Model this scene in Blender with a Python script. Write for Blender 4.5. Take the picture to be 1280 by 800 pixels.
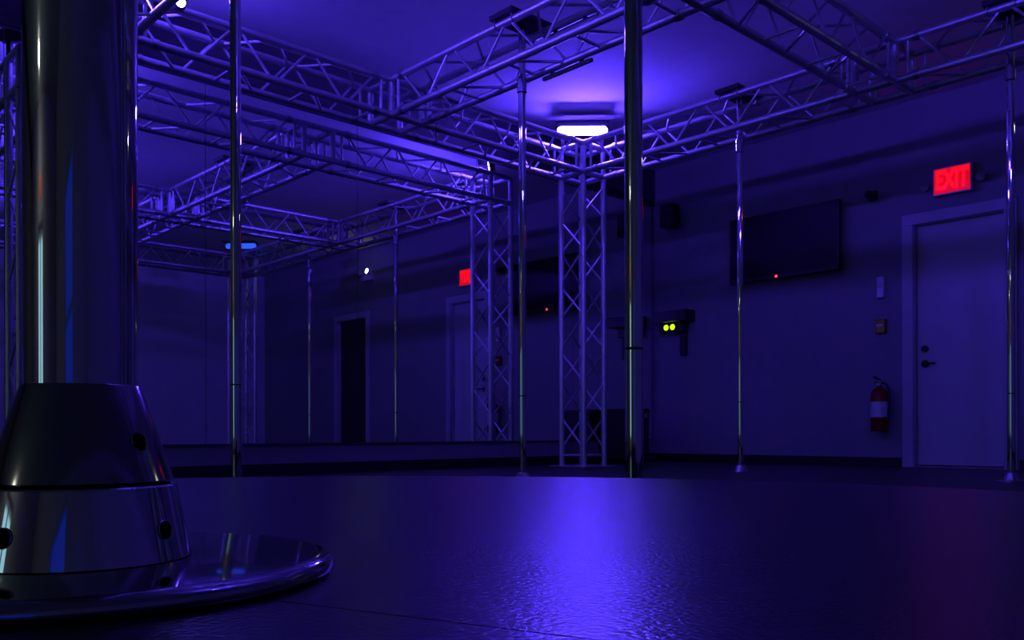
import bpy, bmesh, math, random
from mathutils import Vector, Matrix
random.seed(7)
for o in list(bpy.data.objects): bpy.data.objects.remove(o, do_unlink=True)
scene = bpy.context.scene
COL = scene.collection
R = math.radians

# ------------------------------------------------------------------ camera
YAW, F_PX, HORIZON, ROLL = 46.83, 1105.8, 541.0, -0.0025
CAM_H = 0.2955
cd = bpy.data.cameras.new('camera'); cam = bpy.data.objects.new('camera', cd); COL.objects.link(cam)
cd.sensor_width = 36.0; cd.lens = F_PX / 1280 * 36.0
cd.shift_y = (HORIZON - 400) / 1280
cd.clip_start = 0.01; cd.clip_end = 100
cam.matrix_world = Matrix.Translation((0, 0, CAM_H)) @ Matrix.Rotation(R(YAW), 4, 'Z') @ Matrix.Rotation(R(90), 4, 'X') @ Matrix.Rotation(ROLL, 4, 'Z')
scene.camera = cam
# ------------------------------------------------------------------ world, exposure
w = bpy.data.worlds.new('night'); scene.world = w; w.use_nodes = True
w.node_tree.nodes['Background'].inputs[0].default_value = (0.01, 0.01, 0.03, 1)
w.node_tree.nodes['Background'].inputs[1].default_value = 0.2
vs = scene.view_settings
vs.view_transform = 'Standard'; vs.look = 'None'; vs.gamma = 1.0; vs.use_curve_mapping = False
vs.exposure = 0.0
VIOLET = (0.082, 0.036, 1.0)
BAR_POWER = {'AB': 700, 'AG': 400, 'EB': 1.0, 'EG': 640, 'DG': 320}     # radiance of the corner LED bars

# ------------------------------------------------------------------ materials
def mat(name, color, rough=0.5, metal=0.0, spec=0.5, var=0.08, scale=8.0, bump=0.0, bscale=60.0, emit=None, estr=0.0, rvar=0.0, stretch=None, coat=0.0):
    m = bpy.data.materials.new(name); m.use_nodes = True
    nt = m.node_tree; b = nt.nodes['Principled BSDF']
    tc = nt.nodes.new('ShaderNodeTexCoord'); mp = nt.nodes.new('ShaderNodeMapping')
    nt.links.new(tc.outputs['Object'], mp.inputs['Vector'])
    if stretch: mp.inputs['Scale'].default_value = stretch
    n = nt.nodes.new('ShaderNodeTexNoise'); n.inputs['Scale'].default_value = scale; n.inputs['Detail'].default_value = 5
    nt.links.new(mp.outputs[0], n.inputs['Vector'])
    cr = nt.nodes.new('ShaderNodeValToRGB')
    cr.color_ramp.elements[0].position = 0.3; cr.color_ramp.elements[1].position = 0.7
    cr.color_ramp.elements[0].color = tuple(c * (1 - var) for c in color) + (1,)
    cr.color_ramp.elements[1].color = tuple(min(1, c * (1 + var)) for c in color) + (1,)
    nt.links.new(n.outputs['Fac'], cr.inputs['Fac']); nt.links.new(cr.outputs['Color'], b.inputs['Base Color'])
    b.inputs['Roughness'].default_value = rough; b.inputs['Metallic'].default_value = metal
    b.inputs['Specular IOR Level'].default_value = spec
    b.inputs['Coat Weight'].default_value = coat
    if rvar:
        mr = nt.nodes.new('ShaderNodeMapRange')
        mr.inputs['To Min'].default_value = max(0, rough - rvar); mr.inputs['To Max'].default_value = rough + rvar
        nt.links.new(n.outputs['Fac'], mr.inputs['Value']); nt.links.new(mr.outputs[0], b.inputs['Roughness'])
    if bump:
        n2 = nt.nodes.new('ShaderNodeTexNoise'); n2.inputs['Scale'].default_value = bscale; n2.inputs['Detail'].default_value = 3
        nt.links.new(mp.outputs[0], n2.inputs['Vector'])
        bp = nt.nodes.new('ShaderNodeBump'); bp.inputs['Strength'].default_value = bump; bp.inputs['Distance'].default_value = 0.002
        nt.links.new(n2.outputs['Fac'], bp.inputs['Height']); nt.links.new(bp.outputs[0], b.inputs['Normal'])
    if emit:
        b.inputs['Emission Color'].default_value = tuple(emit) + (1,); b.inputs['Emission Strength'].default_value = estr
    return m
M = {}
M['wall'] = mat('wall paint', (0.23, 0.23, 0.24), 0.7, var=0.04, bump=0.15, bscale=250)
M['wall_lit'] = mat('lit copy of wall paint', (0.58, 0.58, 0.59), 0.7, var=0.04, bump=0.15, bscale=250)  # brighter copy of the wall colour, stands in for light on two walls
M['ceiling'] = mat('ceiling paint', (0.80, 0.80, 0.81), 0.85, var=0.04, bump=0.1, bscale=200)
M['floor'] = mat('dark sports floor', (0.018, 0.018, 0.02), 0.42, var=0.3, scale=3, bump=0.1, bscale=300)
M['rubber'] = mat('black rubber base', (0.008, 0.008, 0.009), 0.6, var=0.2)
M['dark_strip'] = mat('dark strip above mirror', (0.05, 0.05, 0.055), 0.7, var=0.1)
M['trim'] = mat('door frame paint', (0.42, 0.42, 0.44), 0.45, var=0.03)
M['door'] = mat('door paint', (0.48, 0.48, 0.50), 0.5, var=0.03)
M['darkdoor'] = mat('dark stained door', (0.03, 0.022, 0.018), 0.5, var=0.3, stretch=(8, 8, 0.6))
M['mirror'] = mat('mirror silver', (0.86, 0.88, 0.90), 0.0, 1.0, var=0.0)
M['mirror_edge'] = mat('mirror edge', (0.05, 0.06, 0.07), 0.3)
M['alu'] = mat('truss aluminium', (0.62, 0.62, 0.65), 0.46, 0.9, var=0.1, scale=20, rvar=0.05)
M['steel'] = mat('clamp steel', (0.5, 0.5, 0.52), 0.3, 1.0)
M['chrome'] = mat('chrome', (0.72, 0.73, 0.74), 0.035, 1.0, var=0.02, rvar=0.01)
M['chrome_fg'] = mat('polished pole chrome', (0.52, 0.53, 0.54), 0.045, 1.0, var=0.03, scale=40, rvar=0.02)
M['satin'] = mat('satin steel', (0.30, 0.30, 0.30), 0.11, 1.0, var=0.05, scale=30)
M['plate'] = mat('polished base plate', (0.40, 0.40, 0.42), 0.07, 1.0, var=0.05, scale=30, rvar=0.02)
M['black'] = mat('black powder coat', (0.012, 0.012, 0.013), 0.5, var=0.2)
M['hole'] = mat('recess black', (0.002, 0.002, 0.002), 0.9, spec=0.0)
M['screen'] = mat('tv screen glass', (0.004, 0.004, 0.005), 0.38, spec=0.25)
M['plastic_white'] = mat('white plastic', (0.6, 0.6, 0.6), 0.45)
M['plastic_grey'] = mat('grey plastic', (0.25, 0.25, 0.26), 0.5)
M['red_paint'] = mat('red enamel', (0.22, 0.008, 0.008), 0.18)
M['label_white'] = mat('white label', (0.6, 0.6, 0.62), 0.35)
M['stage'] = mat('black textured stage vinyl', (0.012, 0.012, 0.014), 0.25, spec=1.0, var=0.3, scale=30, bump=0.22, bscale=420, rvar=0.04)
M['lens_off'] = mat('clear led lens', (0.55, 0.55, 0.6), 0.15)
def glow(name, col, s): return mat(name, tuple(min(1, c) for c in col), 0.4, emit=col, estr=s)
M['exit_letter'] = glow('exit letters lit red', (1.0, 0.004, 0.012), 1.2)
M['exit_face'] = glow('exit panel lit red', (1.0, 0.002, 0.012), 0.6)
M['led_red'] = glow('red standby led', (1.0, 0.02, 0.04), 6.0)
M['led_green'] = glow('green power led', (0.35, 0.75, 0.0), 2.5)
M['lamp_white'] = glow('emergency lamp lit', (1.0, 0.98, 0.85), 40.0)
M['lamp_dim'] = glow('ceiling lamp diffuser lit', (1.0, 0.98, 0.80), 22.0)
M['door_glass'] = glow('lit glazing of the entrance door', (0.38, 0.72, 0.85), 1.1)
M['dusk_glass'] = glow('window glass showing blue dusk', (0.008, 0.03, 0.5), 0.45)
M['par_lens'] = glow('par lens lit', (0.25, 0.3, 1.0), 60.0)

# ------------------------------------------------------------------ mesh helpers
class MB:
    def __init__(s): s.bm = bmesh.new()
    def box(s, c, d, rot=None, bevel=0.0):
        r = bmesh.ops.create_cube(s.bm, size=1.0); vs_ = r['verts']
        for v in vs_:
            v.co = Vector((v.co.x * d[0], v.co.y * d[1], v.co.z * d[2]))
        if bevel:
            es = list({e for v in vs_ for e in v.link_edges})
            rr = bmesh.ops.bevel(s.bm, geom=es, offset=bevel, segments=2, affect='EDGES', profile=0.5)
            vs_ = list({v for v in rr['verts']} | {v for v in vs_ if v.is_valid})
        for v in vs_:
            if rot is not None: v.co = rot @ v.co
            v.co += Vector(c)
        return s
    def tube(s, a, b, r, seg=10, r2=None):
        a = Vector(a); b = Vector(b); d = b - a
        q = d.to_track_quat('Z', 'Y').to_matrix().to_4x4()
        bmesh.ops.create_cone(s.bm, cap_ends=True, cap_tris=False, segments=seg, radius1=r, radius2=r if r2 is None else r2,
                              depth=d.length, matrix=Matrix.Translation((a + b) / 2) @ q)
        return s
    def path(s, pts, r, seg=6):
        for a, b in zip(pts[:-1], pts[1:]): s.tube(a, b, r, seg)
        return s
    def lathe(s, prof, seg=64, center=(0, 0, 0)):
        rings = []
        for (r, z) in prof:
            if r < 1e-6: rings.append([s.bm.verts.new((center[0], center[1], center[2] + z))])
            else: rings.append([s.bm.verts.new((center[0] + r * math.cos(2 * math.pi * i / seg), center[1] + r * math.sin(2 * math.pi * i / seg), center[2] + z)) for i in range(seg)])
        for A, B in zip(rings[:-1], rings[1:]):
            if len(A) == 1 and len(B) == 1: continue
            for i in range(seg):
                j = (i + 1) % seg
                if len(A) == 1: s.bm.faces.new((A[0], B[j], B[i]))
                elif len(B) == 1: s.bm.faces.new((A[i], A[j], B[0]))
                else: s.bm.faces.new((A[i], A[j], B[j], B[i]))
        return s
    def mesh(s, name, m, smooth=False, ang=35):
        bmesh.ops.recalc_face_normals(s.bm, faces=s.bm.faces)
        me = bpy.data.meshes.new(name); s.bm.to_mesh(me); s.bm.free()
        me.materials.append(m)
        if smooth:
            me.shade_smooth() if hasattr(me, 'shade_smooth') else None
            try: me.set_sharp_from_angle(angle=R(ang))
            except Exception: pass
        return me
    def build(s, name, m, parent=None, smooth=False, ang=35, loc=None):
        o = bpy.data.objects.new(name, s.mesh(name, m, smooth, ang)); COL.objects.link(o)
        if parent is not None: o.parent = parent
        if loc is not None: o.location = loc
        return o
def use(name, me, parent=None, mw=None):
    o = bpy.data.objects.new(name, me); COL.objects.link(o)
    if parent is not None: o.parent = parent
    if mw is not None: o.matrix_local = mw
    return o
def tag(o, label, cat, group=None):
    o['label'] = label; o['category'] = cat
    if group: o['group'] = group
    return o
def empty(name, loc, rz=0.0):
    e = bpy.data.objects.new(name, None); COL.objects.link(e); e.location = loc; e.rotation_euler = (0, 0, rz); e.empty_display_size = 0.05
    return e
def struct(o): o['kind'] = 'structure'; return o
def text_mesh(body, size, depth, m, name):
    cu = bpy.data.curves.new('txt', 'FONT'); cu.body = body; cu.size = size; cu.extrude = depth; cu.align_x = 'CENTER'; cu.align_y = 'CENTER'; cu.offset = size * 0.03
    to = bpy.data.objects.new('txt', cu); COL.objects.link(to)
    dg = bpy.context.evaluated_depsgraph_get(); me = bpy.data.meshes.new_from_object(to.evaluated_get(dg))
    bpy.data.objects.remove(to, do_unlink=True); bpy.data.curves.remove(cu)
    me.name = name; me.materials.clear(); me.materials.append(m)
    return me

# ------------------------------------------------------------------ room
XW, XE, YB, YS, ZC = -5.796, 2.80, 7.498, -7.30, 3.06
T = 0.12
D1 = (-3.10, -2.38, 2.03)          # door opening in the back wall
D3 = (-0.40, 0.42, 2.05)           # dark door in the back wall
D2 = (-2.85, -1.15, 2.06)          # entrance door in the far end wall
W1 = (-3.5, -2.0, 0.18, 1.62)      # window in the side wall (y0,y1,z0,z1)
struct(MB().box(((XW + XE) / 2, (YB + YS) / 2, -0.05), (XE - XW + 2 * T, YB - YS + 2 * T, 0.1)).build('floor', M['floor']))
struct(MB().box(((XW + XE) / 2, (YB + YS) / 2, ZC + 0.05), (XE - XW + 2 * T, YB - YS + 2 * T, 0.1)).build('ceiling', M['ceiling']))
def wall_x(name, y0, y1, ops, m='wall'):     # wall running along x with openings (x0,x1,z0,z1)
    b = MB(); x = XW - T
    for (a, c, z0, z1) in sorted(ops):
        b.box(((x + a) / 2, (y0 + y1) / 2, ZC / 2), (a - x, y1 - y0, ZC))
        if z0 > 0: b.box(((a + c) / 2, (y0 + y1) / 2, z0 / 2), (c - a, y1 - y0, z0))
        b.box(((a + c) / 2, (y0 + y1) / 2, (z1 + ZC) / 2), (c - a, y1 - y0, ZC - z1)); x = c
    b.box(((x + XE + T) / 2, (y0 + y1) / 2, ZC / 2), (XE + T - x, y1 - y0, ZC))
    return struct(b.build(name, M[m]))
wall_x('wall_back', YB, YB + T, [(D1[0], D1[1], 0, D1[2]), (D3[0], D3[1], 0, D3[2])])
wall_x('wall_front', YS - T, YS, [(D2[0], D2[1], 0, D2[2])], 'wall_lit')
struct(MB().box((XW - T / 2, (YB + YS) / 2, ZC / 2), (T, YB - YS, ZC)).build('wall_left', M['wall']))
b = MB(); (y0, y1, z0, z1) = W1; xm = XE + T / 2
b.box((xm, (YS + y0) / 2, ZC / 2), (T, y0 - YS, ZC)); b.box((xm, (y1 + YB) / 2, ZC / 2), (T, YB - y1, ZC))
b.box((xm, (y0 + y1) / 2, z0 / 2), (T, y1 - y0, z0)); b.box((xm, (y0 + y1) / 2, (z1 + ZC) / 2), (T, y1 - y0, ZC - z1))
struct(b.build('wall_right', M['wall_lit']))
BH, BT = 0.078, 0.012
struct(MB().box((XW + BT / 2, (YB + YS) / 2, BH / 2), (BT, YB - YS - 0.03, BH), bevel=0.003).build('baseboard_left', M['rubber']))
struct(MB().box((XE - BT / 2, (YB + YS) / 2, BH / 2), (BT, YB - YS - 0.03, BH), bevel=0.003).build('baseboard_right', M['rubber']))
FW = 0.09
b = MB()
for (a, c) in ((XW + BT, D1[0] - FW), (D1[1] + FW, D3[0] - FW), (D3[1] + FW, XE - BT)):
    b.box(((a + c) / 2, YB - BT / 2, BH / 2), (c - a - 0.004, BT, BH), bevel=0.003)
struct(b.build('baseboard_back', M['rubber']))
b = MB()
for (a, c) in ((XW + BT, D2[0] - FW), (D2[1] + FW, XE - BT)):
    b.box(((a + c) / 2, YS + BT / 2, BH / 2), (c - a - 0.004, BT, BH), bevel=0.003)
struct(b.build('baseboard_front', M['rubber']))

def door(name, x0, x1, h, ywall, sgn, m, glazed=False):
    """door in a wall along x; sgn=-1: room lies towards -y"""
    root = struct(empty(name, ((x0 + x1) / 2, ywall, 0)))
    wd = x1 - x0; y_in = sgn
    f = MB(); p = 0.022
    for sx in (-1, 1):
        f.box((sx * (wd / 2 + FW / 2 - 0.012), y_in * p / 2, (h - 0.012) / 2), (FW, p, h - 0.012), bevel=0.004)
        f.box((sx * (wd / 2 - 0.009), -y_in * 0.05, h / 2), (0.018, 0.1, h))
    f.box((0, y_in * p / 2, h + FW / 2 - 0.012), (wd + 2 * FW - 0.024, p, FW), bevel=0.004)
    f.box((0, -y_in * 0.05, h - 0.009), (wd, 0.1, 0.018))
    f.build('door_frame', M['trim'], root)
    MB().box((0, -y_in * 0.05, 0.006), (wd, 0.1, 0.012)).build('threshold', M['plastic_grey'], root)
    if glazed:
        t = 0.10; lw = wd / 2 - 0.022
        for sx in (-1, 1):          # two glazed leaves
            cx = sx * (lw / 2 + 0.002); s = MB()
            for e in (-1, 1): s.box((cx + e * (lw / 2 - t / 2), -y_in * 0.07, h / 2), (t, 0.04, h - 0.03))
            s.box((cx, -y_in * 0.07, 0.13), (lw - 2 * t, 0.04, 0.22)); s.box((cx, -y_in * 0.07, h - 0.08), (lw - 2 * t, 0.04, 0.13))
            slab = s.build('door_leaf', m, root)
            MB().box((cx, -y_in * 0.07, (0.24 + h - 0.145) / 2), (lw - 2 * t, 0.008, h - 0.145 - 0.24)).build('glass_pane', M['door_glass'], slab)
    else:
        slab = MB().box((0, -y_in * 0.07, h / 2 + 0.004), (wd - 0.044, 0.04, h - 0.034), bevel=0.002).build('door_leaf', m, root)
    hx = -wd / 2 + 0.085
    k = MB().tube((hx, -y_in * 0.05, 0.86), (hx, y_in * 0.0, 0.86), 0.011, 12)
    k.tube((hx, -y_in * 0.05, 0.86), (hx, -y_in * 0.042, 0.86), 0.032, 20)
    k.box((hx + 0.045, y_in * 0.003, 0.86), (0.11, 0.014, 0.018), bevel=0.004).build('lever_handle', M['black'], slab)
    MB().tube((hx, -y_in * 0.05, 0.985), (hx, -y_in * 0.028, 0.985), 0.028, 20).build('deadbolt', M['black'], slab)
    g = MB()
    for z in (0.25, 1.0, 1.75): g.tube((wd / 2 - 0.02, -y_in * 0.044, z - 0.05), (wd / 2 - 0.02, -y_in * 0.044, z + 0.05), 0.008, 8)
    g.build('hinge_set', M['steel'], root)
    return root
door('door_1', *D1, YB, -1, M['door'])
door('door_2', *D2, YS, 1, M['trim'], glazed=True)
door('door_3', *D3, YB, -1, M['darkdoor'])
# dusk window in the side wall
wr = struct(empty('window_1', (XE, (W1[0] + W1[1]) / 2, W1[2])))
ww, wh = W1[1] - W1[0], W1[3] - W1[2]; f = MB()
for sy in (-1, 1): f.box((0.03, sy * (ww / 2 - 0.025), wh / 2), (0.06, 0.05, wh))
f.box((0.03, 0, 0.025), (0.06, ww - 0.1, 0.05)); f.box((0.03, 0, wh - 0.025), (0.06, ww - 0.1, 0.05)); f.box((0.03, 0, wh / 2), (0.05, ww - 0.1, 0.04))
f.build('window_frame', M['trim'], wr)
for k in (0, 1):
    MB().box((0.05, 0, wh * (0.25 + 0.5 * k)), (0.008, ww - 0.11, wh / 2 - 0.05)).build('glass_pane', M['dusk_glass'], wr)
MB().box((-0.03, 0, -0.012), (0.10, ww + 0.08, 0.024), bevel=0.004).build('window_sill', M['trim'], wr)

# ------------------------------------------------------------------ mirror wall
mr = tag(empty('wall_mirror', (XW, 3.2, 0.225)), 'tall frameless mirror of butted panels covering the wall behind the truss', 'mirror')
MZ0, MZ1 = 0.225, 2.665; pw = 1.2135; ys0 = 7.44
for k in range(7):
    yc_ = ys0 - pw * (k + 0.5)
    p_ = MB().box((0.006, yc_ - 3.2, (MZ1 - MZ0) / 2), (0.012, pw - 0.004, MZ1 - MZ0)).build('mirror_panel', M['mirror'], mr)
MB().box((0.010, ys0 - 3.5 * pw - 3.2, -0.007), (0.020, 7 * pw, 0.014)).build('bottom_channel', M['mirror_edge'], mr)
MB().box((0.010, ys0 - 3.5 * pw - 3.2, MZ1 - MZ0 + 0.006), (0.020, 7 * pw, 0.012)).build('top_channel', M['mirror_edge'], mr)

struct(MB().box((XW + 0.011, (YB + YS) / 2, (MZ1 + 0.016 + ZC) / 2), (0.022, YB - YS - 0.01, ZC - MZ1 - 0.018)).build('dark_strip_1', M['dark_strip']))  # dark strip added above the mirror so this stretch of wall reads dark
# ------------------------------------------------------------------ truss grid
S, ZT, ZB = 0.2592, 2.754, 2.512
H = ZT - ZB; ZM = (ZT + ZB) / 2; CR, BR = 0.0245, 0.0092
XA, XD, XEE = -5.193, -2.548, 0.05
YG, YC, YBB = 1.70, 3.735, 5.717
HB = S / 2 + 0.12
def unit_tube(r, seg, name, m): return MB().tube((0, 0, 0), (0, 0, 1), r, seg).mesh(name, m, True)
chord_me = unit_tube(CR, 16, 'chord', M['alu']); brace_me = unit_tube(BR, 8, 'brace', M['alu']); post_me = unit_tube(0.024, 16, 'post', M['alu']); thin_me = unit_tube(0.0115, 10, 'end_post', M['alu'])
def stick(name, me, a, b, parent):
    a = Vector(a); b = Vector(b); d = b - a
    mw = Matrix.Translation(a) @ d.to_track_quat('Z', 'Y').to_matrix().to_4x4() @ Matrix.Diagonal((1, 1, d.length, 1))
    return use(name, me, parent, mw)
collar_me = MB().tube((0, 0, -0.02), (0, 0, 0.02), CR + 0.006, 16).mesh('coupler', M['steel'], True)
def truss_parts(root, L, s, h, bay=0.5):
    """box truss along local x from 0 to L, centred on the axis"""
    for sy in (-1, 1):
        for sz in (-1, 1):
            stick('chord', chord_me, (0, sy * s / 2, sz * h / 2), (L, sy * s / 2, sz * h / 2), root)
            for xx in (0.0, L):
                use('coupler', collar_me, root, Matrix.Translation((xx + (0.02 if xx == 0 else -0.02), sy * s / 2, sz * h / 2)) @ Matrix.Rotation(R(90), 4, 'Y'))
    n = max(1, round(L / bay)); q = L / n; g = 0.022
    for i in range(n):
        x0 = i * q
        for sy in (-1, 1):      # upright faces: V from top to bottom to top
            y = sy * s / 2
            stick('brace', brace_me, (x0 + g, y, h / 2), (x0 + q / 2 - g, y, -h / 2), root)
            stick('brace', brace_me, (x0 + q / 2 + g, y, -h / 2), (x0 + q - g, y, h / 2), root)
        for sz in (-1, 1):      # lying faces
            z = sz * h / 2; o = sz
            stick('brace', brace_me, (x0 + g, o * s / 2, z), (x0 + q / 2 - g, -o * s / 2, z), root)
            if sz > 0: stick('brace', brace_me, (x0 + q / 2 + g, -o * s / 2, z), (x0 + q - g, o * s / 2, z), root)
            else: stick('brace', brace_me, (x0 + q - g, -s / 2, z), (x0 + q - g, s / 2, z), root)
def segment(ax, c, a, b_, label):
    L = (b_ - a) - 2 * HB
    if ax == 'y': r = empty('truss_segment', (c, a + HB, ZM), R(90))
    else: r = empty('truss_segment', (a + HB, c, ZM))
    tag(r, label, 'truss', 'overhead truss segments')
    truss_parts(r, L, S, H)
    return r
segment('y', XA, YC, YBB, 'aluminium box truss beside the mirror, ending at the column with the glowing bar')
segment('y', XA, YG, YC, 'aluminium box truss along the mirror, running away from the glowing column past the cross truss')
segment('x', YBB, XA, XD, 'aluminium box truss along the wall with the television, starting at the glowing column')
segment('x', YBB, XD, XEE, 'dim aluminium box truss in front of the wall above the white door')
segment('x', YC, XA, XD, 'brightly lit middle cross truss carrying a black pole mount and dotted light strips')
segment('x', YC, XD, XEE, 'middle cross truss continuing beyond the dark centre truss away from the mirror')
segment('y', XD, YC, YBB, 'dark centre truss meeting the truss along the television wall')
segment('y', XD, YG, YC, 'dark centre truss between the middle cross truss and the cross truss nearest the round stage')
segment('x', YG, XA, XD, 'cross truss on the round stage side, holding two chrome poles, touching the mirror-side truss')
segment('x', YG, XD, XEE, 'cross truss on the round stage side, ending above the side away from the mirror')
segment('y', XEE, YC, YBB, 'outer truss parallel to the mirror, dark in its reflection, ending at the blue bar')
segment('y', XEE, YG, YC, 'outer truss parallel to the mirror, on the stage side, away from the television wall')
def block(cx, cy, dirs, label):
    r = tag(empty('truss_junction', (cx, cy, ZM)), label, 'truss junction', 'truss junction blocks')
    q = S / 2
    for sx in (-1, 1):
        for sy in (-1, 1):
            stick('post', post_me, (sx * q, sy * q, -H / 2 - 0.012), (sx * q, sy * q, H / 2 + 0.012), r)
    for sz in (-1, 1):
        z = sz * H / 2
        for s_ in (-1, 1):
            x0 = -HB if 'W' in dirs else -q; x1 = HB if 'E' in dirs else q
            stick('chord', chord_me, (x0, s_ * q, z), (x1, s_ * q, z), r)
            y0 = -HB if 'S' in dirs else -q; y1 = HB if 'N' in dirs else q
            stick('chord', chord_me, (s_ * q, y0, z), (s_ * q, y1, z), r)
    e = q + 0.085
    for d in dirs:
        for s_ in (-1, 1):
            p = {'W': (-e, s_ * q), 'E': (e, s_ * q), 'S': (s_ * q, -e), 'N': (s_ * q, e)}[d]
            stick('end_post', thin_me, (p[0], p[1], -H / 2), (p[0], p[1], H / 2), r)
    return r
block(XA, YBB, 'ES', 'truss corner block on top of the column under the glowing violet bar')
block(XA, YC, 'NSE', 'three-way truss junction on the mirror side where the lit cross truss starts')
block(XA, YG, 'NE', 'truss corner block beside the mirror above the column near the stage')
block(XD, YBB, 'WES', 'truss junction above the television wall where the dark centre truss ends')
block(XD, YC, 'NSEW', 'four-way truss junction in the middle of the grid')
block(XD, YG, 'NEW', 'truss junction of the centre truss on the stage side of the grid')
block(XEE, YBB, 'WS', 'truss corner block under the dim blue bar away from the mirror')
block(XEE, YC, 'NSW', 'three-way truss junction on the side of the grid away from the mirror')
block(XEE, YG, 'NW', 'truss corner block nearest the round stage')
def column(cx, cy, label):
    r = tag(empty('truss_column', (cx, cy, 0)), label, 'truss column', 'truss columns at the grid corners')
    MB().box((0, 0, 0.006), (0.42, 0.42, 0.012), bevel=0.003).build('base_plate', M['alu'], r)
    q = S / 2; z0, z1 = 0.012, ZB - CR
    for sx in (-1, 1):
        for sy in (-1, 1): stick('chord', chord_me, (sx * q, sy * q, z0), (sx * q, sy * q, z1), r)
    n = 4; zb0 = 0.16; qz = (z1 - 0.06 - zb0) / n
    for fce in range(4):
        def P(t, z):
            return {0: (t * q, -q, z), 1: (t * q, q, z), 2: (-q, t * q, z), 3: (q, t * q, z)}[fce]
        o = 1 if fce in (0, 3) else -1
        for i in range(n):
            za = zb0 + i * qz
            stick('brace', brace_me, P(o, za), P(-o, za + qz / 2 - 0.02), r); stick('brace', brace_me, P(-o, za + qz / 2 + 0.02), P(o, za + qz), r)
        stick('brace', brace_me, P(-1, 0.10), P(1, 0.10), r)
    return r
column(XA, YBB, 'aluminium lattice column below the glowing violet bar, by the mirror corner')
column(XEE, YBB, 'aluminium lattice column below the blue bar, seen in the mirror')
column(XA, YG, 'aluminium lattice column close to the mirror, behind the thick stage pole')
column(XEE, YG, 'aluminium lattice column on the stage side, away from the mirror')

# ------------------------------------------------------------------ LED bars on the corners
def led_bar(cx, cy, ang, key, label, col=VIOLET):
    r = tag(empty('led_light_bar', (cx, cy, ZT + CR), R(ang)), label, 'light bar', 'led bars on the corner blocks')
    z = 0.135
    MB().box((0, 0, z), (0.46, 0.05, 0.088), bevel=0.008).build('housing', M['black'], r)
    MB().box((0, -0.083, z + 0.046), (0.46, 0.12, 0.004)).build('added_visor', M['hole'], r)  # shield added to cut the bar's light on the ceiling close by
    em = glow('led bar lens ' + key, col, BAR_POWER[key])
    ln = MB()
    ln.box((0, -0.027, z), (0.36, 0.006, 0.074))
    for sx in (-1, 1): ln.tube((sx * 0.18, -0.024, z), (sx * 0.18, -0.030, z), 0.037, 24)
    ln.build('lens', em, r)
    for sx in (-1, 1):
        b = MB().box((sx * 0.17, 0.01, (z - 0.04) / 2), (0.03, 0.03, z - 0.04)); b.build('bracket', M['black'], r)
    return r
led_bar(XA, YBB, 45, 'AB', 'glowing violet light bar on top of the column by the mirror corner')
led_bar(XA, YG, 135, 'AG', 'violet light bar on the corner block beside the mirror, near the stage')
led_bar(XEE, YBB, -45, 'EB', 'dim blue light bar on the outer column, seen in the mirror', (0.03, 0.12, 1.0))
led_bar(XEE, YG, 225, 'EG', 'violet light bar on the corner block nearest the round stage')

led_bar(XD, YG, 180, 'DG', 'violet light bar on the centre junction of the stage-side cross truss')

# ------------------------------------------------------------------ chrome poles under the trusses
pole_len = ZT + 0.03
tube_me = MB().lathe([(0.0225, 0.0), (0.0225, pole_len - 0.02)], 40).mesh('tube', M['chrome'], True)
ring_me = MB().lathe([(0.0225, -0.003), (0.0228, -0.0015), (0.0228, 0.0015), (0.0225, 0.003)], 40).mesh('joint_ring', M['black'], True)
fl_me = MB().lathe([(0.0, 0.0), (0.085, 0.0), (0.085, 0.006), (0.05, 0.012), (0.034, 0.05), (0.0235, 0.055)], 40).mesh('base_flange', M['chrome'], True)
sl_me = MB().lathe([(0.0232, -0.05), (0.03, -0.045), (0.03, 0.045), (0.0232, 0.05)], 32).mesh('top_sleeve', M['chrome'], True)
mount_me = MB().box((0, 0, 0), (0.20, 0.36, 0.03), bevel=0.004).mesh('mount_plate', M['black'])
def ubolt():
    b = MB(); pts = [(-0.028, 0, 0.07)] + [(-0.028 * math.cos(t), 0, -0.028 * math.sin(t)) for t in [i * math.pi / 8 for i in range(9)]] + [(0.028, 0, 0.07)]
    return b.path(pts, 0.004, 6).mesh('u_bolt', M['steel'], True)
ub_me = ubolt()
def pole(x, y, along_x, label, ring_z):
    r = tag(empty('dance_pole', (x, y, 0), 0 if along_x else R(90)), label, 'pole', 'chrome poles under the truss grid')
    use('tube', tube_me, r); use('base_flange', fl_me, r)
    use('joint_ring', ring_me, r, Matrix.Translation((0, 0, ring_z)))
    use('top_sleeve', sl_me, r, Matrix.Translation((0, 0, ZB - 0.10)))
    zt_ = ZT + CR + 0.015
    use('mount_plate', mount_me, r, Matrix.Translation((0, 0, zt_)))
    for sx in (-1, 1):
        for sy in (-1, 1):
            use('u_bolt', ub_me, r, Matrix.Translation((sx * 0.075, sy * S / 2, ZT)) @ Matrix.Rotation(R(90), 4, 'Z'))
    return r
pole(-3.507, YG, True, 'chrome pole standing alone before the mirror, close to the thick stage pole', 0.50)
pole(-1.375, YG, True, 'thickest-looking chrome pole of the thin ones, between the stage and the glowing column', 0.5)
pole(-3.885, YC, True, 'chrome pole hanging from the lit middle cross truss, under the black mount', 0.52)
pole(-3.62, YBB, True, 'chrome pole in front of the television, on the truss along that wall', 0.52)
pole(-1.79, YBB, True, 'chrome pole in front of the white door, on the truss along that wall', 0.52)

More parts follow.
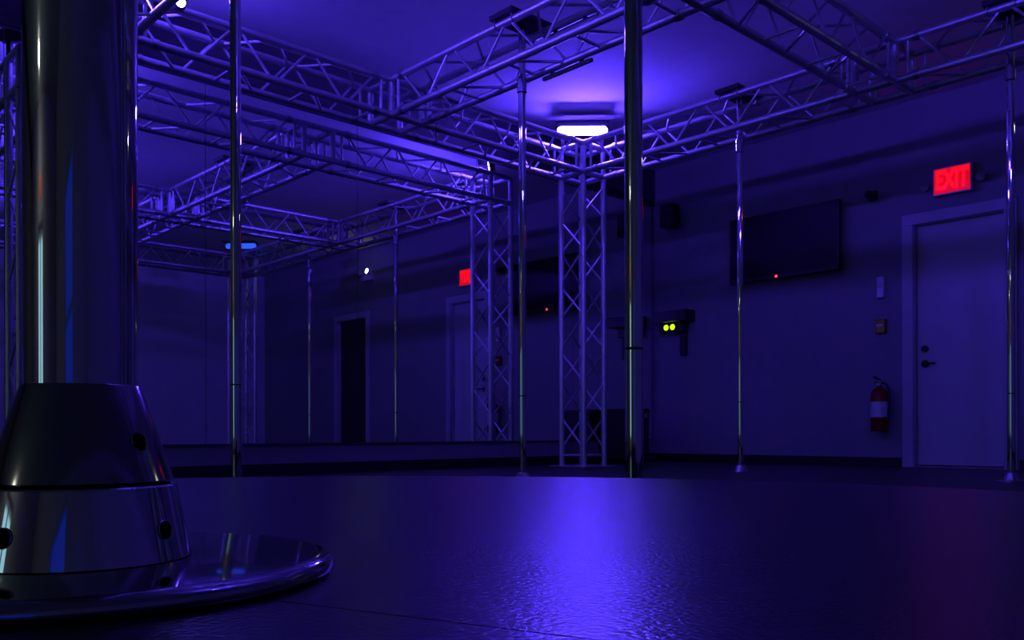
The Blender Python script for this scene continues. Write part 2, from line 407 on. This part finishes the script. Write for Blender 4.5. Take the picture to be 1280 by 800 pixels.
# ------------------------------------------------------------------ small fixtures on the truss
def strip(loc, rx, label):
    r = tag(empty('led_batten', loc), label, 'light strip', 'dotted light strips on the cross truss')
    MB().box((0, 0, 0), (0.40, 0.022, 0.022), bevel=0.003).build('batten_body', M['plastic_grey'], r)
    d = MB()
    for k in range(12): d.box((-0.176 + k * 0.032, -0.003, -0.0125), (0.012, 0.016, 0.005))
    d.build('led_lens_row', M['lens_off'], r)
    for sx in (-1, 1): MB().box((sx * 0.12, 0.0, 0.014), (0.02, 0.024, 0.016)).build('clip', M['black'], r)
    return r
strip((-3.63, YC + S / 2, ZB - CR - 0.022), 0, 'dotted light strip under the lower chord of the lit cross truss')
strip((-3.60, YC + S / 2, ZT - CR - 0.022), 0, 'dotted light strip under the upper chord of the lit cross truss')
pr = tag(empty('par_light', (-5.19 + S / 2 + 0.085, 2.08, ZT)), 'small bright spotlight clamped to the mirror-side truss near the corner', 'spotlight')
aim = Vector((0.93, -0.30, -0.12)).to_track_quat('Z', 'Y').to_matrix().to_4x4()
MB().lathe([(0.0, -0.06), (0.02, -0.06), (0.034, -0.03), (0.034, 0.02), (0.028, 0.02), (0.028, 0.012), (0.0, 0.012)], 24).build('can', M['black'], pr, True).matrix_local = aim
MB().lathe([(0.0, 0.0145), (0.026, 0.0135)], 24).build('lens', M['par_lens'], pr).matrix_local = aim
MB().box((-0.062, 0.005, 0), (0.05, 0.025, 0.03), bevel=0.004).build('clamp', M['black'], pr)

# ------------------------------------------------------------------ wall things
def exit_sign(x, y, z, rz, label):
    r = tag(empty('exit_sign', (x, y, z), rz), label, 'exit sign', 'lit exit signs')      # local -y faces the room
    MB().box((0, 0.0, 0), (0.30, 0.045, 0.225), bevel=0.006).build('housing', M['plastic_white'], r)
    MB().box((0, -0.0235, 0), (0.275, 0.003, 0.20)).build('face', M['exit_face'], r)
    t = text_mesh('EXIT', 0.185, 0.002, M['exit_letter'], 'lettering')
    use('lettering', t, r, Matrix.Translation((0, -0.027, 0)) @ Matrix.Rotation(R(90), 4, 'X') @ Matrix.Diagonal((0.66, 1.13, 1, 1)))
    for sx in (-1, 1):
        MB().lathe([(0.0, -0.03), (0.03, -0.03), (0.036, 0.02), (0.0, 0.026)], 20).build('lamp_head', M['plastic_grey'], r).matrix_local = Matrix.Translation((sx * 0.215, -0.01, -0.02)) @ Matrix.Rotation(R(90), 4, 'X')
        MB().tube((sx * 0.165, 0, -0.02), (sx * 0.19, -0.005, -0.02), 0.009, 8).build('lamp_arm', M['plastic_grey'], r)
    return r
exit_sign(-2.765, YB - 0.024, 2.325, 0, 'lit red exit sign above the white door beside the television')
exit_sign(-2.0, YS + 0.024, 2.33, R(180), 'lit red exit sign over the glazed entrance door at the other end of the room')

tv = tag(empty('television', (-4.24, YB - 0.003, 2.03)), 'black wall-mounted flat television with a red standby light', 'television')
MB().box((0, -0.085, 0), (1.11, 0.05, 0.62), bevel=0.006).build('casing', M['black'], tv)
MB().box((0, -0.1115, 0.012), (1.07, 0.004, 0.57)).build('screen', M['screen'], tv)
MB().box((0, -0.03, 0), (0.35, 0.06, 0.3)).build('wall_bracket', M['black'], tv)
MB().lathe([(0.0, 0.0), (0.012, 0.0), (0.010, 0.004), (0.0, 0.005)], 12).build('standby_light', M['led_red'], tv).matrix_local = Matrix.Translation((-0.055, -0.111, -0.292)) @ Matrix.Rotation(R(90), 4, 'X')

ex = tag(empty('fire_extinguisher', (-3.335, YB - 0.10, 0.30)), 'fire extinguisher hung on the wall beside the white door', 'fire extinguisher')
MB().lathe([(0.0, 0.0), (0.066, 0.0), (0.072, 0.01), (0.072, 0.30), (0.066, 0.335), (0.045, 0.36), (0.022, 0.37), (0.022, 0.39), (0.0, 0.39)], 32).build('cylinder', M['red_paint'], ex, True)
MB().lathe([(0.0728, 0.12), (0.0728, 0.25)], 32).build('label_band', M['label_white'], ex, True)
MB().box((0, 0, 0.41), (0.03, 0.035, 0.045), bevel=0.004).build('valve', M['steel'], ex)
hb = MB().box((0, -0.045, 0.445), (0.022, 0.12, 0.012), Matrix.Rotation(R(-12), 3, 'X'), 0.003).box((0, -0.045, 0.415), (0.018, 0.09, 0.010), Matrix.Rotation(R(6), 3, 'X'), 0.003)
hb.build('lever', M['black'], ex)
MB().path([(0.02, 0, 0.41), (0.06, -0.01, 0.40), (0.088, -0.01, 0.34), (0.086, -0.01, 0.2), (0.08, -0.012, 0.08)], 0.011, 8).build('hose', M['black'], ex, True)
MB().tube((0.0, -0.018, 0.40), (0.0, -0.028, 0.40), 0.016, 16).build('pressure_gauge', M['label_white'], ex)
MB().box((0, 0.085, 0.3), (0.05, 0.03, 0.12)).build('wall_hook', M['steel'], ex)

ps = tag(empty('fire_alarm_pull', (-3.355, YB, 1.14)), 'small red alarm pull box on the wall above the extinguisher', 'alarm pull')
MB().box((0, -0.022, 0.06), (0.085, 0.044, 0.12), bevel=0.005).build('box', M['red_paint'], ps)
MB().box((0, -0.050, 0.065), (0.065, 0.014, 0.02), bevel=0.004).build('pull_handle', M['label_white'], ps)
hs = tag(empty('alarm_strobe', (-3.355, YB, 1.44)), 'narrow white alarm strobe on the wall above the red pull box', 'alarm strobe')
MB().box((0, -0.02, 0.09), (0.06, 0.04, 0.18), bevel=0.005).build('strobe_body', M['plastic_white'], hs)
MB().box((0, -0.045, 0.11), (0.04, 0.012, 0.05), bevel=0.004).build('strobe_lens', M['lens_off'], hs)

sp = tag(empty('wall_speaker', (-5.50, YB, 2.42)), 'small black loudspeaker high on the wall near the mirror corner', 'speaker')
MB().box((0, -0.12, 0.09), (0.15, 0.14, 0.24), bevel=0.01).build('cabinet', M['black'], sp)
MB().lathe([(0.0, 0.0), (0.02, 0.004), (0.05, 0.014), (0.055, 0.014)], 24).build('cone', M['rubber'], sp, True).matrix_local = Matrix.Translation((0, -0.186, 0.05)) @ Matrix.Rotation(R(90), 4, 'X')
MB().box((0, -0.025, 0.09), (0.05, 0.05, 0.06)).build('bracket', M['black'], sp)
cm = tag(empty('security_camera', (-3.43, YB, 2.33)), 'small black security camera on the wall between the television and the exit sign', 'camera')
MB().box((0, -0.012, 0), (0.08, 0.024, 0.08), bevel=0.004).build('mount', M['black'], cm)
MB().lathe([(0.0, -0.06), (0.03, -0.06), (0.034, 0.03), (0.02, 0.045), (0.0, 0.05)], 20).build('camera_body', M['black'], cm, True).matrix_local = Matrix.Translation((0, -0.07, -0.01)) @ Matrix.Rotation(R(75), 4, 'X')

ct = tag(empty('sound_controller', (-5.47, YB, 1.28)), 'black wall bracket holding a small controller with two green lights', 'controller')
MB().box((0.0, -0.09, 0.20), (0.40, 0.18, 0.11), bevel=0.006).build('amplifier', M['black'], ct)
MB().box((-0.03, -0.05, 0.09), (0.30, 0.09, 0.10), bevel=0.006).build('control_box', M['black'], ct)
MB().box((0.07, -0.02, -0.07), (0.07, 0.04, 0.26), bevel=0.004).build('bracket_arm', M['black'], ct)
for k, dx in enumerate((-0.075, 0.005)):
    MB().lathe([(0.0, 0.0), (0.030, 0.0), (0.026, 0.006), (0.0, 0.008)], 16).build('power_light', M['led_green'], ct).matrix_local = Matrix.Translation((dx - 0.02, -0.095, 0.095)) @ Matrix.Rotation(R(90), 4, 'X')

cs = tag(empty('equipment_case', (-5.54, 6.70, 0.0), R(90)), 'black equipment case on the floor in the corner by the mirror', 'case')
MB().box((0, 0, 0.26), (0.32, 0.36, 0.46), bevel=0.012).build('case_body', M['black'], cs)
MB().box((0, 0, 0.50), (0.33, 0.37, 0.05), bevel=0.01).build('lid', M['black'], cs)
for sx in (-1, 1):
    MB().box((sx * 0.09, -0.190, 0.46), (0.045, 0.014, 0.05), bevel=0.004).build('latch', M['chrome'], cs)
    for sy in (-1, 1): MB().tube((sx * 0.12, sy * 0.13, 0.0), (sx * 0.12, sy * 0.13, 0.035), 0.025, 12).build('foot', M['rubber'], cs)

em_ = tag(empty('emergency_light', (-0.47, YB, 2.62)), 'emergency light with one lit white lamp above the dark door', 'emergency light')
MB().box((0, -0.03, 0), (0.26, 0.06, 0.10), bevel=0.006).build('housing', M['plastic_white'], em_)
for sx in (-1, 1):
    hd = MB().lathe([(0.0, -0.04), (0.03, -0.04), (0.045, 0.02), (0.045, 0.028), (0.038, 0.028)], 20).build('lamp_head', M['plastic_white'], em_, True)
    hm = Matrix.Translation((sx * 0.09, -0.085, 0.07)) @ Matrix.Rotation(R(80), 4, 'X'); hd.matrix_local = hm
    MB().lathe([(0.0, 0.03), (0.037, 0.026)], 20).build('lamp_lens', M['lamp_white'] if sx < 0 else M['lens_off'], em_).matrix_local = hm
cl = tag(empty('ceiling_lamp', (-2.1, -6.2, ZC)), 'round flush ceiling lamp near the glazed entrance door', 'ceiling lamp')
MB().lathe([(0.0, 0.0), (0.19, 0.0), (0.19, -0.03), (0.175, -0.035)], 40).build('lamp_base', M['plastic_white'], cl, True)
MB().lathe([(0.175, -0.03), (0.16, -0.07), (0.10, -0.095), (0.0, -0.10)], 40).build('diffuser', M['lamp_dim'], cl, True)

# ------------------------------------------------------------------ round stage and thick pole
PX, PY = -0.3665, 0.1106           # refined below from the photographed pole axis
def from_cam(lat, dep):
    y = R(YAW); return (-math.sin(y) * dep + math.cos(y) * lat, math.cos(y) * dep + math.sin(y) * lat)
PX, PY = from_cam(-0.1658, 0.341)
ZS = CAM_H - 0.055
st = tag(empty('round_stage', (PX, PY, 0)), 'low round black stage carrying the thick chrome pole', 'stage')
RS = 0.79; th0 = math.atan2(-0.067, 0.1185) + R(YAW)
gap = 0.0004
for k in range(2):
    b = MB(); seg = 80
    top = []; bot = []
    a0 = th0 + k * math.pi; mid = a0 + math.pi / 2
    off = Vector((math.cos(mid), math.sin(mid), 0)) * gap
    pts = [(RS * math.cos(a0 + math.pi * i / seg), RS * math.sin(a0 + math.pi * i / seg)) for i in range(seg + 1)]
    for z, L_ in ((ZS, top), (ZS - 0.03, bot)):
        for (x, y) in pts: L_.append(b.bm.verts.new((x + off.x, y + off.y, z)))
    b.bm.faces.new(top); b.bm.faces.new(list(reversed(bot)))
    for i in range(len(top)):
        j = (i + 1) % len(top); b.bm.faces.new((top[i], bot[i], bot[j], top[j]))
    b.build('deck_panel', M['stage'], st)
MB().lathe([(RS + 0.002, ZS - 0.001), (RS + 0.006, ZS - 0.004), (RS + 0.006, ZS - 0.06), (RS - 0.01, ZS - 0.06), (RS - 0.01, ZS - 0.031)], 128).build('edge_band', M['black'], st, True)
MB().lathe([(0.0, 0.05), (RS - 0.03, 0.05), (RS - 0.03, ZS - 0.031), (0.0, ZS - 0.031)], 96).build('drum', M['black'], st, True)
foot_me = MB().lathe([(0.0, 0.0), (0.03, 0.0), (0.03, 0.012), (0.014, 0.018), (0.014, 0.06), (0.0, 0.06)], 16).mesh('levelling_foot', M['rubber'], True)
for k in range(8): use('levelling_foot', foot_me, st, Matrix.Translation((0.68 * math.cos(k * math.pi / 4), 0.68 * math.sin(k * math.pi / 4), 0)))

sp_ = tag(empty('stage_pole', (PX, PY, ZS)), 'thick-looking polished chrome pole with cone-shaped cover bolted to the round stage', 'pole')
PT = 0.0072; PR = 0.0952
MB().lathe([(0.0, 0.0), (PR - 0.003, 0.0), (PR - 0.0005, 0.0012), (PR, 0.003), (PR - 0.0006, 0.0052), (PR - 0.003, 0.0068), (PR - 0.007, PT), (0.0, PT)], 160).build('base_plate', M['plate'], sp_, True, 50)
# cone cover: heights follow the photographed breaks
z1 = 0.0359; z2 = 0.0735
lower = MB().lathe([(0.0389, PT), (0.0398, PT + 0.0004), (0.0342, z1 - 0.0010), (0.0335, z1 - 0.0004), (0.028, z1 - 0.0004)], 128).build('lower_collar', M['chrome_fg'], sp_, True, 30)
MB().lathe([(0.0318, z1 - 0.0008), (0.0318, z1 + 0.0012)], 64).build('joint_gap', M['hole'], sp_, True)
upper = MB().lathe([(0.028, z1 + 0.0007), (0.0326, z1 + 0.0007), (0.0332, z1 + 0.0013), (0.0212, z2 - 0.0005), (0.0208, z2), (0.0203, z2)], 128).build('upper_cone', M['satin'], sp_, True, 30)
MB().lathe([(0.0202, PT), (0.0202, 2.585), (0.0188, 2.59), (0.0, 2.59)], 96).build('tube', M['chrome_fg'], sp_, True, 40)
def hole(rad, slope, z, deg, parent):
    # deg measured from the direction towards the camera, positive to the viewer's right
    base = math.atan2(-PY, -PX); a = base + R(deg)
    nrm = Vector((math.cos(a) * math.cos(slope), math.sin(a) * math.cos(slope), math.sin(slope)))
    pos = Vector((math.cos(a) * rad, math.sin(a) * rad, z))
    mw = Matrix.Translation(pos) @ nrm.to_track_quat('Z', 'Y').to_matrix().to_4x4()
    b = MB().lathe([(0.0, 0.0003), (0.0033, 0.0003)], 24).build('screw_hole', M['hole'], parent); b.matrix_local = mw
    b = MB().lathe([(0.0033, 0.0002), (0.0035, 0.0005), (0.0038, 0.0002)], 24).build('hole_rim', M['chrome_fg'], parent); b.matrix_local = mw
zu = 0.0520; ru = 0.0332 + (0.0212 - 0.0332) * (zu - z1) / (z2 - z1)
for d in (43, 223): hole(ru, math.atan2(0.0120, z2 - z1), zu, d, upper)
zl = 0.0190; rl = 0.0398 + (0.0342 - 0.0398) * (zl - PT) / (z1 - PT)
for d in (48, -41, 150): hole(rl, math.atan2(0.0056, z1 - PT), zl, d, lower)
